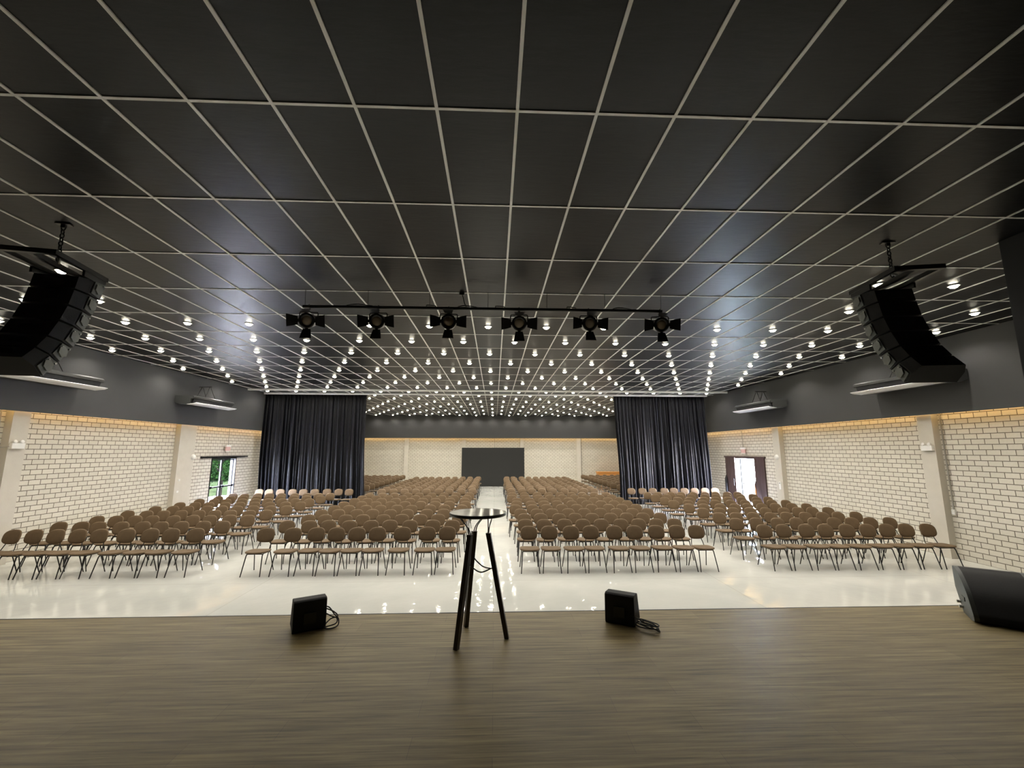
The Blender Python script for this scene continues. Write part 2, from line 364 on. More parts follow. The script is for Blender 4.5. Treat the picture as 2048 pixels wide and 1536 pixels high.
# ------------------------------------------------------------------ doors and daylight outside
def door_left():
    x = XL; y0, y1 = 16.50, 18.05; ym = (y0+y1)/2
    d = empty('door_1', (x-0.1, ym, 0)); d['kind'] = 'structure'
    fr = MB()
    for a, b in ((y0, y0+0.05), (y1-0.05, y1)): fr.box(-0.1, 0.11, a-ym, b-ym, 0, 2.1)
    fr.box(-0.1, 0.11, y0-ym, y1-ym, 2.05, 2.1); fr.build('door_frame', M['dframe'], d)
    for s in (-1, 1):
        a, b = (y0+0.05-ym, -0.005) if s < 0 else (0.005, y1-0.05-ym)
        lf = MB(); lf.box(-0.02, 0.02, a, a+0.035, 0.01, 2.04); lf.box(-0.02, 0.02, b-0.035, b, 0.01, 2.04); lf.box(-0.02, 0.02, a+0.035, b-0.035, 2.0, 2.04); lf.box(-0.02, 0.02, a+0.035, b-0.035, 0.01, 0.09)
        lo = lf.build('door_leaf', M['dframe'], d)
        MB().box(-0.004, 0.004, a+0.034, b-0.034, 0.09, 2.0).build('glass', M['glass'], lo)
        pb = MB(); pb.box(0.05, 0.09, a+0.04, b-0.04, 0.98, 1.03); pb.box(0.021, 0.09, a+0.04, a+0.13, 0.96, 1.05); pb.box(0.021, 0.09, b-0.13, b-0.04, 0.96, 1.05)
        pb.build('panic_bar', M['dframe'], lo)
    r = MB(); r.box(0.101, 0.15, 15.87-ym, 18.75-ym, 2.10, 2.165)
    for k in range(5): r.box(0.15, 0.165, 16.1+k*0.6-ym, 16.14+k*0.6-ym, 2.11, 2.15)
    r.build('sliding_rail', M['dframe'], d)
door_left()
def door_right():
    x = XR; y0, y1 = 16.82, 18.30; ym = (y0+y1)/2
    d = empty('door_2', (x+0.1, ym, 0)); d['kind'] = 'structure'
    fr = MB()
    for a, b in ((y0, y0+0.04), (y1-0.04, y1)): fr.box(-0.09, 0.1, a-ym, b-ym, 0, 2.1)
    fr.box(-0.09, 0.1, y0-ym, y1-ym, 2.06, 2.1); fr.build('door_frame', M['dframe'], d)
    MB().box(-0.16, -0.101, 16.16-ym, 19.08-ym, 2.09, 2.15).build('sliding_rail', M['barn'], d)
    for a, b, h in ((16.21, 16.86, 16.80), (18.26, 19.0, 18.32)):
        p = MB(); p.rbox(-0.155, -0.11, a-ym, b-ym, 0.03, 2.09, 0.006)
        for k in range(1, 4):
            yy = a+(b-a)*k/4-ym; p.box(-0.158, -0.154, yy-0.004, yy+0.004, 0.05, 2.07)
        po = p.build('sliding_panel', M['barn'], d)
        MB().tube([(-0.20, h-ym, 0.9), (-0.20, h-ym, 1.2)], 0.012).build('handle', M['dframe'], po)
    # outer glazed leaf swung open towards the outside
    T = Matrix.Translation((0.1, y1-0.06-ym, 0)) @ Matrix.Rotation(math.radians(22), 4, 'Z')
    lf = MB(); lf.box(0, 0.75, -0.02, 0.02, 0.02, 0.12, T); lf.box(0, 0.75, -0.02, 0.02, 1.98, 2.05, T); lf.box(0, 0.05, -0.02, 0.02, 0.12, 1.98, T); lf.box(0.70, 0.75, -0.02, 0.02, 0.12, 1.98, T)
    lo = lf.build('door_leaf', M['teal'], d)
    MB().box(0.05, 0.70, -0.004, 0.004, 0.12, 1.98, T).build('glass', M['tealglass'], lo)
    MB().box(0.05, 0.70, -0.08, -0.04, 0.98, 1.03, T).build('panic_bar', M['dframe'], lo)
door_right()
MB().box(-40, XL-0.3, 0, 60, -0.12, -0.02).build('ground_left', M['lawn'], kind='structure')
MB().box(XL-4.2, XL-0.3, 10, 24, -0.02, -0.005).build('ground_bounce_path', M['pave'], kind='structure')  # paving outside the left door, widened to bounce daylight onto the ceiling
MB().box(XR+0.3, 40, 0, 60, -0.12, -0.02).build('ground_right', M['pave'], kind='structure')
def tree(x, y, h, r, seed, label):
    rnd = random.Random(seed); t = empty('tree', (x, y, -0.02), 0, label, 'tree', 'trees outside the left door')
    b = MB(); lean = rnd.uniform(-0.4, 0.4)
    b.tube(bend([(0, 0, 0), (0.05, lean*0.2, h*0.3), (-0.05, lean*0.6, h*0.6), (0, lean, h)], 4), r, 10, r2=r*0.35)
    for k in range(6):
        z = h*rnd.uniform(0.35, 0.85); a = rnd.uniform(0, 2*PI); l = rnd.uniform(0.7, 1.4)
        b.tube(bend([(0, lean*z/h, z), (math.cos(a)*l*0.5, lean*z/h+math.sin(a)*l*0.5, z+0.4*l), (math.cos(a)*l, lean*z/h+math.sin(a)*l, z+0.6*l)], 3), r*0.35, 6, r2=r*0.1)
    b.build('trunk', M['bark'], t)
    c = MB()
    for k in range(16):
        a = rnd.uniform(0, 2*PI); R_ = rnd.uniform(0.2, 1.5); cz = rnd.uniform(0.8, h+0.8); cx, cy_ = math.cos(a)*R_, math.sin(a)*R_
        for q in range(90):
            p = Vector((cx+rnd.gauss(0, 0.28), cy_+rnd.gauss(0, 0.28), cz+rnd.gauss(0, 0.28)))
            d1 = Vector((rnd.gauss(0, 1), rnd.gauss(0, 1), rnd.gauss(0, 1))).normalized(); d2 = d1.cross(Vector((rnd.gauss(0, 1), rnd.gauss(0, 1), 1))).normalized(); s_ = rnd.uniform(0.07, 0.13)
            c.add([p-d1*s_, p+d2*s_*0.4, p+d1*s_, p-d2*s_*0.4], [(0, 1, 2, 3)])
    c.build('foliage', M['leaf'], t)
tree(-14.4, 23.5, 3.6, 0.13, 1, 'tree with a pale leaning trunk nearest beyond the glass door')
tree(-17.0, 26.0, 4.2, 0.16, 2, 'leafy tree farther back beyond the glass door, left in the opening')
tree(-15.4, 30.6, 4.0, 0.12, 3, 'slender tree behind the others beyond the glass door')
hg = MB(); rh = random.Random(9)
for q in range(6000):
    yy = rh.uniform(35.0, 46.0); p = Vector((-0.610*yy+rh.uniform(-2.2, 2.2)+0.3*math.sin(yy), yy, abs(rh.gauss(0.2, 1.3))))
    d1 = Vector((rh.gauss(0, 1), rh.gauss(0, 1), rh.gauss(0, 1))).normalized(); d2 = d1.cross(Vector((rh.gauss(0, 1), rh.gauss(0, 1), 1))).normalized(); s_ = rh.uniform(0.10, 0.24)
    hg.add([p-d1*s_, p+d2*s_*0.5, p+d1*s_, p-d2*s_*0.5], [(0, 1, 2, 3)])
tag(hg.build('shrubbery', M['leaf']), 'thicket of green leaves far beyond the left glass door', 'shrubs', kind='stuff')
tag(MB().box(-13.2, -12.6, 22.5, 22.9, -0.02, 3.0).build('garden_wall', M['bluewall']), 'pale blue wall end standing outside the right half of the glass door', 'wall')
bn = empty('waste_bin', (12.12, 20.25, -0.02), 0, 'yellow-orange bin with red lid outside the bright right doorway', 'bin')
MB().rbox(-0.22, 0.22, -0.22, 0.22, 0, 0.80, 0.03).build('body', M['bin'], bn)
MB().rbox(-0.26, 0.26, -0.26, 0.26, 0.80, 0.93, 0.03).build('lid', M['red'], bn)

# ------------------------------------------------------------------ downlights
proto_ring = MB().lathe([(0.062, 0.0), (0.078, -0.002), (0.080, -0.008), (0.066, -0.012), (0.060, -0.004)], 20).mesh('trim_ring', M['ring'])
proto_lens = MB().lathe([(0.056, -0.004), (0.054, -0.018), (0.042, -0.034), (0.018, -0.043), (0.0001, -0.044)], 16).mesh('lens', M['led'])
spot = bpy.data.lights.new('downlight_lamp', 'SPOT'); spot.energy = SPOT_W; spot.spot_size = math.radians(150); spot.spot_blend = 0.7; spot.shadow_soft_size = 0.04; spot.color = (1.0, 0.93, 0.83)
def downlight(a, b, label):
    o = empty('ceiling_downlight', (X0+(a+0.5)*DX, Y0+(b+0.5)*DY, CZ), 0, label, 'ceiling light', 'round downlights in the dark ceiling')
    for nm, me in (('trim_ring', proto_ring), ('lens', proto_lens)):
        c = bpy.data.objects.new(nm, me); COL.objects.link(c); c.parent = o
    l = bpy.data.objects.new('lamp', spot); COL.objects.link(l); l.parent = o; l.location = (0, 0, -0.055)
for b in range(2, 23):
    cells = []
    for a in range(-17, 16):
        if (a+b) % 2 == 0: continue
        x = X0+(a+0.5)*DX; y = Y0+(b+0.5)*DY
        if x < FL+0.25 or x > FR-0.35: continue
        if b == 2 and (abs(a+0.5) < 9.4 or a < -11 or a > 12): continue
        if b == 3 and (abs(a+0.5) < 10): continue
        if b >= 13 and not (-0.2995*y-0.15 < x < 0.285*y+0.15): continue
        cells.append((a, x))
    for side in (-1, 1):
        cs = sorted([c for c in cells if (c[1] < 0.15) == (side < 0)], key=lambda c: abs(c[1]))
        for i, (a, x) in enumerate(cs):
            sn = 'left' if side < 0 else 'right'
            row = 'foremost partial row over the stage front' if b == 2 else 'second partial row' if b == 3 else ORD[b-3]+' full row from stage'
            downlight(a, b, '%s round downlight %s of the hall centre line, %s' % (ORD[i+1], sn, row))

# ------------------------------------------------------------------ chairs
def sup(a, b, n, nt, nb):
    out = []
    for k in range(n):
        t = 2*PI*k/n; c, s_ = math.cos(t), math.sin(t); e = nt if s_ >= 0 else nb
        out.append((a*math.copysign(abs(c)**(2/e), c), b*math.copysign(abs(s_)**(2/e), s_)))
    return out
def seat_fn(a, b, h):
    return (a, b-0.015, 0.424+h-0.010*(b/0.2)*(1 if b < 0 else 0.3)-0.012*(1-min(1, (a/0.2)**2))*(1 if h > 0 else 0))
LEAN = math.radians(14)
def back_fn(a, b, h):
    b = b*0.93
    # b up, h towards front (-y)
    y = -h-0.030*(a/0.175)**2; z = b
    yy = y*math.cos(LEAN)+z*math.sin(LEAN); zz = z*math.cos(LEAN)-y*math.sin(LEAN)
    return (a, 0.264+yy, 0.678+zz)
def chair_parts(n=32, tn=8, lo=False):
    parts = {}
    ringset = ((0.8, 0.48), (1.0, 0.0), (0.8, -0.48)) if lo else None
    kw = {'rings': ringset} if lo else {}
    parts['seat'] = MB().pad(sup(0.205, 0.205, n, 3.6, 3.0), 0.050, seat_fn, **kw)
    parts['backrest'] = MB().pad(sup(0.178, 0.152, n, 2.5, 3.3), 0.042, back_fn, **kw)
    fr = MB()
    for s_ in (-1, 1):
        fr.tube([(s_*0.135, 0.10, 0.395), (s_*0.135, 0.185, 0.407), (s_*0.125, 0.215, 0.47), (s_*0.092, 0.262, 0.60), (s_*0.088, 0.275, 0.68)] if not lo else [(s_*0.135, 0.185, 0.40), (s_*0.09, 0.27, 0.65)], 0.0085, tn)
        fr.tube([(s_*0.145, -0.15, 0.392), (s_*0.145, 0.15, 0.392)], 0.009, tn)
    for y in (-0.12, 0.13): fr.tube([(-0.15, y, 0.390), (0.15, y, 0.390)], 0.009, tn)
    parts['frame'] = fr
    parts['leg'] = [MB().tube([(s_*0.150, -0.125, 0.392), (s_*0.153, -0.150, 0.362), (s_*0.182, -0.245, 0.0)] if not lo else [(s_*0.15, -0.13, 0.387), (s_*0.182, -0.245, 0)], 0.0115, tn, r2=0.0095) for s_ in (-1, 1)] + \
                   [MB().tube([(s_*0.150, 0.135, 0.392), (s_*0.155, 0.160, 0.362), (s_*0.190, 0.265, 0.0)] if not lo else [(s_*0.15, 0.14, 0.387), (s_*0.19, 0.265, 0)], 0.0115, tn, r2=0.0095) for s_ in (-1, 1)]
    return parts
def make_chair(label):
    t = empty('banquet_chair', (0, 0, 0), 0, label, 'chair', 'brown chairs in rows facing the stage')
    P = chair_parts()
    P['seat'].build('seat', M['fabric'], t); P['backrest'].build('backrest', M['fabric'], t); P['frame'].build('frame', M['metal'], t)
    for l in P['leg']: l.build('leg', M['metal'], t)
    return t
BL = {'left side': [-6.06, -6.55, -6.96, -7.42, -7.95, -8.37, -8.76, -9.21, -9.62],
      'left centre': [-0.97, -1.38, -1.90, -2.41, -2.82, -3.19, -3.65, -4.11, -4.65],
      'right centre': [0.73, 1.16, 1.63, 2.05, 2.55, 2.98, 3.45, 3.89, 4.26],
      'right side': [5.81, 6.24, 6.73, 7.15, 7.61, 8.08, 8.52, 8.96, 9.43]}
chairs = []
rc = random.Random(21)
for bn_, xs in BL.items():
    sgn = -1 if xs[0] < 0 else 1
    lo_, hi_ = abs(xs[0]), abs(xs[-1])
    for r in range(10):
        yb = 9.34+0.905*r if r < 9 else 18.32
        off = rc.uniform(-0.06, 0.06)
        for c in range(9):
            if r == 0: x = xs[c]; dy = rc.uniform(-0.015, 0.015)
            else: x = sgn*(lo_-0.02+(hi_-lo_)*c/8+off*(1-c/8.0)+rc.uniform(-0.045, 0.045)); dy = rc.uniform(-0.035, 0.035)
            if bn_ == 'right side' and r == 1 and c == 0: x = 5.70
            chairs.append((yb-0.30+dy, x, rc.uniform(-0.05, 0.05), bn_, r, c))
def relax(ch):
    # keep neighbouring chairs of a row a seat's width apart
    ch.sort(key=lambda c: abs(c[1]))
    out = []
    for c in ch:
        c = list(c)
        if out and abs(c[1])-abs(out[-1][1]) < 0.415: c[1] = math.copysign(abs(out[-1][1])+0.415, c[1])
        if out and abs(c[1])-abs(out[-1][1]) < 0.445: c[2] = out[-1][2]*1.0
        out.append(tuple(c))
    return out
rows = {}
for c in chairs: rows.setdefault((c[3], c[4]), []).append(c)
chairs = [c for k in rows for c in relax(rows[k])]
chairs.sort(key=lambda c: (c[4], abs(c[1])))
near, far = chairs[:300], chairs[300:]
far = [(y, x, a) for y, x, a, *_ in far]
for r in range(9):                                        # centre blocks beyond the cross aisle
    yb = 19.25+0.90*r
    for xs in (BL['left centre'], BL['right centre']):
        sgn = -1 if xs[0] < 0 else 1
        for c in range(9): far.append((yb-0.3+rc.uniform(-0.03, 0.03), sgn*(abs(xs[0])+(abs(xs[-1])-abs(xs[0]))*c/8+rc.uniform(-0.04, 0.04)), rc.uniform(-0.05, 0.05)))
for r in range(10):
    yb = 20.2+0.90*r
    for sgn, sl in ((-1, 0.2995), (1, 0.290)):
        for c in range(9):
            x = sgn*(5.85+0.46*c+rc.uniform(-0.04, 0.04))
            if abs(x) < sl*yb+0.25: far.append((yb-0.3+rc.uniform(-0.03, 0.03), x, rc.uniform(-0.05, 0.05)))
def chair_label(bn_, r, c):
    row = 'front row' if r == 0 else ORD[r+1]+' row'
    if 'centre' in bn_: return 'brown padded chair, %s from the central aisle, %s of the %s block' % (ORD[c+1] if c else 'first', row, bn_)
    return 'brown padded chair, %s from the %s brick wall, %s of the %s block' % (ORD[9-c], bn_.split()[0], row, bn_)
proto = make_chair('x'); kids = list(proto.children)
for i, (y, x, a, bn_, r, c) in enumerate(near):
    if i == 0: o = proto
    else:
        o = proto.copy(); COL.objects.link(o)
        for k in kids: d = k.copy(); COL.objects.link(d); d.parent = o
    o.location = (x, y, 0); o.rotation_euler = (0, 0, a); o['label'] = chair_label(bn_, r, c)
# farther chairs: one object
import array
lp = chair_parts(14, 5, True); fab = MB(); 
base = MB(); base.cur = 0
for k in ('seat', 'backrest'): base.add(lp[k].v, lp[k].f, True)
base.cur = 1
for l in [lp['frame']]+lp['leg']: base.add(l.v, l.f, True)
big = MB(); nb = len(base.v)
for y, x, a in far:
    ca, sa = math.cos(a), math.sin(a); o = len(big.v)
    big.v += [(x+p[0]*ca-p[1]*sa, y+p[0]*sa+p[1]*ca, p[2]) for p in base.v]
    big.f += [tuple(i+o for i in q) for q in base.f]; big.sm += base.sm; big.mi += base.mi
tag(big.build('distant_chairs', [M['fabric'], M['metal']]), 'several hundred small brown chairs in the farthest rows, by and beyond the navy curtains', 'chairs', kind='stuff')

# ------------------------------------------------------------------ round high table on the stage
tb = empty('bistro_table', (-0.145, 4.0, SZ), 0, 'tall round glossy table on three dark wooden legs at the stage front', 'table')
TZ = 1.045
MB().lathe([(0.0001, TZ-0.024), (0.240, TZ-0.024), (0.252, TZ-0.018), (0.254, TZ-0.004), (0.248, TZ), (0.0001, TZ)], 64, None, False).build('tabletop', M['tabletop'], tb)
MB().lathe([(0.249, TZ-0.026), (0.2565, TZ-0.020), (0.2575, TZ-0.004), (0.2545, TZ+0.0008), (0.2505, TZ+0.0006), (0.249, TZ-0.001)], 64, None, True, False).build('edge_band', M['metal'], tb)
feet = [(-0.155, -0.240), (-0.105, 0.215), (0.262, -0.045)]
tops = [(-0.062, -0.080), (-0.035, 0.085), (0.095, -0.010)]
LT = 0.865
targ = [(-0.160, -0.09, 0), (0.072, 0.14, 0), (0.112, -0.02, 0)]
for i, ((fx, fy), (tx, ty)) in enumerate(zip(feet, tops)):
    ang = math.atan2(fy, fx); u = Vector((-math.sin(ang), math.cos(ang), 0)); d = Vector((math.cos(ang), math.sin(ang), 0)); b = MB()
    f0 = Vector((fx, fy, 0)); t0 = Vector((tx, ty, LT)); v = []
    for P, h in ((f0, 0.0185), (t0, 0.0205)): v += [P-u*h-d*h, P+u*h-d*h, P+u*h+d*h, P-u*h+d*h]
    b.add(v, [(0, 3, 2, 1), (4, 5, 6, 7), (0, 1, 5, 4), (1, 2, 6, 5), (2, 3, 7, 6), (3, 0, 4, 7)])
    leg = b.build('leg', M['dwood'], tb)
    w_ = MB()
    for s_ in (-1, 1):
        p0 = t0+u*s_*0.012; p0.z = LT-0.03
        tg = Vector(targ[i]); tv = Vector((-0.4, 0.9, 0)) if i < 2 else Vector((1, 0, 0)); e = tg+tv*s_*0.022; e.z = TZ-0.024; m1 = t0.lerp(e, 0.18); m1.z = LT+0.045; m2 = t0.lerp(e, 0.62); m2.z = LT+0.105
        w_.tube(bend([p0, m1+u*s_*0.006, m2, e], 5), 0.0048, 8)
    w_.build('support_rod', M['metal'], tb)
br = MB()
def legpt(i, z):
    (fx, fy), (tx, ty) = feet[i], tops[i]; t = z/LT; return Vector((fx+(tx-fx)*t, fy+(ty-fy)*t, z))
for i, j, dz in ((0, 2, -0.01), (1, 2, 0.0)):
    a = legpt(i, 0.70); c = legpt(j, 0.575); md = (a+c)/2
    br.tube(bend([a, a+Vector((0.01, 0.0, -0.07)), md+Vector((-0.01, -0.02 if i == 0 else 0.03, -0.075+dz)), c+Vector((-0.03, 0, -0.01)), c], 6), 0.006, 8)
br.build('brace_rod', M['metal'], tb)

# ------------------------------------------------------------------ small front-fill speakers on the stage
def small_speaker(x, y, rz, label, mir):
    o = empty('stage_speaker', (x, y, SZ), rz, label, 'loudspeaker', 'small loudspeakers at the stage edge')
    b = MB(); prof = [(0.0, 0.0), (0.21, 0.02), (0.13, 0.262), (0.015, 0.268), (-0.008, 0.255), (-0.012, 0.02)]
    b.prism(prof, -0.138, 0.138); cb = b.build('cabinet', M['spk'], o)
    md = cb.modifiers.new('edge', 'BEVEL'); md.width = 0.006; md.segments = 2
    MB().prism([(0.204, 0.045), (0.212, 0.045), (0.142, 0.250), (0.136, 0.250)], -0.125, 0.125).build('grille', M['grille'], o)
    h = MB(); h.box(-0.05, 0.05, -0.026, -0.010, 0.07, 0.16); h.build('connector_panel', M['metal'], o)
    # cable loops beside it
    c = MB(); s_ = 1
    if mir:
        pts = []
        rnd = random.Random(4)
        for k in range(60):
            t = k/60*2*PI*3.5; R_ = 0.085+0.015*math.sin(t*0.7)
            pts.append((0.245+1.15*R_*math.cos(t)+0.01*math.sin(t*1.3), 0.02+0.6*R_*math.sin(t)-0.03*math.cos(t), 0.012+0.012*abs(math.sin(t*0.5+k*0.1))+0.0006*k))
        pts = [(0.10, -0.01, 0.10), (0.17, -0.01, 0.085)]+pts
    else:
        pts = [(0.10, 0.0, 0.19), (0.16, 0.02, 0.17), (0.21, 0.02, 0.10), (0.245, 0.0, 0.06), (0.235, -0.03, 0.012), (0.16, -0.06, 0.010), (0.12, -0.02, 0.02), (0.18, 0.03, 0.06), (0.24, 0.01, 0.08), (0.20, 0.0, 0.13), (0.14, 0.02, 0.16)]
    c.tube(bend(pts, 4), 0.0055, 8)
    if not mir: c.tube(bend([(0.12, 0.03, 0.13), (0.19, 0.04, 0.08), (0.235, 0.02, 0.06), (0.22, -0.02, 0.03), (0.13, -0.01, 0.012)], 5), 0.0055, 8)
    c.build('cable', M['cable'], o)
small_speaker(-1.645, 4.165, math.radians(29), 'small black speaker wedge at the stage edge left of the tall table', False)
small_speaker(1.175, 4.20, math.radians(-31), 'small black speaker wedge at the stage edge right of the tall table', True)

# large floor monitor at the right
mo = empty('floor_monitor', (4.50, 4.09, SZ), math.radians(-37), 'large black wedge floor monitor at the right end of the stage', 'loudspeaker')
prof = [(0.0, 0.02), (0.10, 0.0), (0.36, 0.0), (0.56, 0.20), (0.575, 0.39), (0.545, 0.405)]+[(p.x, p.y) for p in bend([(0.50, 0.405, 0), (0.36, 0.365, 0), (0.16, 0.245, 0), (0.03, 0.10, 0), (0.0, 0.05, 0)], 7)]
b = MB(); b.prism(prof, 0.03, 0.46); b.build('cabinet', M['grille'], mo)
for x0, x1 in ((-0.005, 0.03), (0.46, 0.495)):
    b = MB(); b.prism([(p[0]*1.0, p[1]) for p in prof], x0, x1); ep = b.build('end_plate', M['spkside'], mo)
hd = MB(); hd.rbox(-0.012, -0.004, 0.23, 0.33, 0.13, 0.17, 0.003); hd.build('handle_slot', M['metal'], mo)
cn = MB()
for k in range(2): cn.tube([(-0.035, 0.34+0.07*k, 0.055+0.03*k), (-0.003, 0.34+0.07*k, 0.055+0.03*k)], 0.014, 12)
cn.build('connector', M['steel'], mo)

# ------------------------------------------------------------------ line arrays
def line_array(x, y, rz, mir, label):
    o = empty('line_array', (x, y, CAMZ), rz, label, 'loudspeaker array', 'curved loudspeaker arrays hung over the stage front')
    Fp = [(0.34, 1.95), (0.27, 1.73), (0.19, 1.51), (0.10, 1.30), (-0.01, 1.09), (-0.16, 0.90), (-0.34, 0.72)]
    Bp = [(0.00, 1.92), (-0.035, 1.75), (-0.085, 1.55), (-0.165, 1.355), (-0.275, 1.155), (-0.39, 1.01), (-0.53, 0.87)]
    W = 0.25
    for i in range(6):
        f0, f1, b0, b1 = Vector(Fp[i]), Vector(Fp[i+1]), Vector(Bp[i]), Vector(Bp[i+1])
        g_ = 0.03
        f0, f1 = f0.lerp(f1, g_), f1.lerp(f0, g_); b0, b1 = b0.lerp(b1, g_+0.03), b1.lerp(b0, g_+0.03)
        m0, m1 = b0.lerp(f0, 0.42), b1.lerp(f1, 0.42)
        # cabinet: full width at the front, narrower at the back
        v = []
        for (p0, p1, hw) in ((f0, f1, W), (m0, m1, W), (b0, b1, W-0.045)):
            for sx_ in (-1, 1): v += [(sx_*hw, p0.x, p0.y), (sx_*hw, p1.x, p1.y)]
        # verts per slice: 0 L0,1 L1,2 R0,3 R1
        fcs = [(0, 2, 3, 1)]
        for k in (0, 4): fcs += [(k, k+1, k+5, k+4), (k+2, k+6, k+7, k+3), (k, k+4, k+6, k+2), (k+1, k+3, k+7, k+5)]
        fcs += [(8, 9, 11, 10)]
        b = MB(); b.add(v, fcs); cab = b.build('cabinet', M['spk'], o)
        # rigging side plates with pins
        for sx_ in (-1, 1):
            c0, c1 = m0.lerp(f0, 0.12), m0.lerp(f0, 0.96); d0, d1 = m1.lerp(f1, 0.12), m1.lerp(f1, 0.96)
            xa, xb = sx_*(W+0.001), sx_*(W+0.013)
            q = [c0.lerp(d0, 0.06), c1.lerp(d1, 0.04), c1.lerp(d1, 0.96), c0.lerp(d0, 0.9)]
            b = MB(); b.prism([(p.x, p.y) for p in q], min(xa, xb), max(xa, xb)); sp_ = b.build('side_plate', M['spkside'], o)
            cen = (q[0]+q[1]+q[2]+q[3])/4; hx = []
            for k in range(6): a_ = PI/3*k+0.3; hx.append((cen.x+0.062*math.cos(a_), cen.y+0.062*math.sin(a_)))
            xa, xb = sx_*(W+0.013), sx_*(W+0.028); b = MB(); b.prism(hx, min(xa, xb), max(xa, xb)); b.build('rigging_joint', M['rig'], sp_)
            for p in (q[0].lerp(q[2], 0.18), q[1].lerp(q[3], 0.18)): MB().tube([(sx_*(W+0.012), p.x, p.y), (sx_*(W+0.026), p.x, p.y)], 0.008, 8).build('pin', M['steel'], sp_)
        hb = b0.lerp(b1, 0.5); b = MB(); b.box(-0.09, 0.09, hb.x-0.012, hb.x+0.03, hb.y-0.035, hb.y+0.035); b.build('rear_handle', M['metal'], cab)
    # bumper frame
    b = MB(); z0, z1 = 1.985, 2.035
    for sx_ in (-0.235, 0.0, 0.235):
        b.box(sx_-0.022, sx_+0.022, -0.40, 0.36, z0, z1)
    b.box(-0.257, 0.257, -0.42, -0.375, z0, z1); b.box(-0.257, 0.257, 0.33, 0.365, z0, z1)
    for sx_ in (-0.24, 0.24): b.box(sx_-0.012, sx_+0.012, 0.0, 0.34, 1.92, z0)
    b.build('bumper_frame', M['metal'], o)
    # chain and ceiling bracket
    b = MB()
    ztop = CZ-CAMZ; n = 9
    for k in range(n):
        zc = 2.06+(ztop-0.03-2.06)*(k+0.5)/n; hh = (ztop-0.03-2.06)/n*0.62; r_ = 0.018; pts = []
        for q in range(13):
            a_ = 2*PI*q/12; e = (r_*math.cos(a_), 0) if k % 2 == 0 else (0, r_*math.cos(a_)); pts.append((e[0], e[1]-0.02, zc+hh*math.sin(a_)))
        b.tube(pts, 0.007, 6)
    b.build('chain', M['metal'], o)
    b = MB(); b.box(-0.07, 0.07, -0.05, 0.01, ztop-0.012, ztop-0.001); b.box(-0.02, 0.02, -0.035, -0.005, ztop-0.05, ztop-0.012); b.build('ceiling_bracket', M['metal'], o)
    b = MB(); b.tube(bend([(0.0, -0.02, 2.10), (0.03, -0.05, 2.06), (0.02, -0.03, 2.03)], 4), 0.016, 8); b.build('shackle', M['steel'], o)
line_array(4.77, 4.69, -0.17, False, 'curved hanging loudspeaker array at the right of the stage')
line_array(-4.84, 4.66, 0.19, True, 'curved hanging loudspeaker array at the left of the stage')

# ------------------------------------------------------------------ stage light bar
YBAR = 6.57; ZB = CAMZ+2.235
bar = empty('lighting_bar', (0, YBAR, ZB), 0, 'long black lighting bar hung by thin wires from the ceiling', 'lighting bar')
MB().tube([(-3.03, 0, 0), (2.71, 0, 0)], 0.026, 14).build('pipe', M['metal'], bar)
for px_ in (-3.0, -2.02, -1.05, -0.12, 0.83, 1.77, 2.695):
    MB().tube([(px_, 0, 0.0), (px_, -0.02, CZ-ZB-0.002)], 0.0035, 6).build('hanging_rod', M['metal'], bar)
b = MB()
for x0, x1, s_ in ((-2.35, -1.95, 1), (-0.6, -0.3, 2), (0.0, 0.15, 3), (1.15, 1.3, 4), (-1.1, -0.95, 6), (1.9, 2.2, 5)):
    b.tube(bend([(x0, -0.01, 0.026), ((x0+x1)/2-0.06, -0.015, 0.046), ((x0+x1)/2+0.06, 0.01, 0.044), (x1, 0.0, 0.026)], 5), 0.008, 6)
b.tube(bend([(-0.47, 0.0, 0.03), (-0.50, 0.0, 0.10), (-0.52, 0.02, 0.19), (-0.54, 0, CZ-ZB-0.03)], 5), 0.009, 6); b.rbox(-0.58, -0.50, -0.03, 0.03, CZ-ZB-0.045, CZ-ZB-0.004, 0.004)
b.build('power_cable', M['cable'], bar)
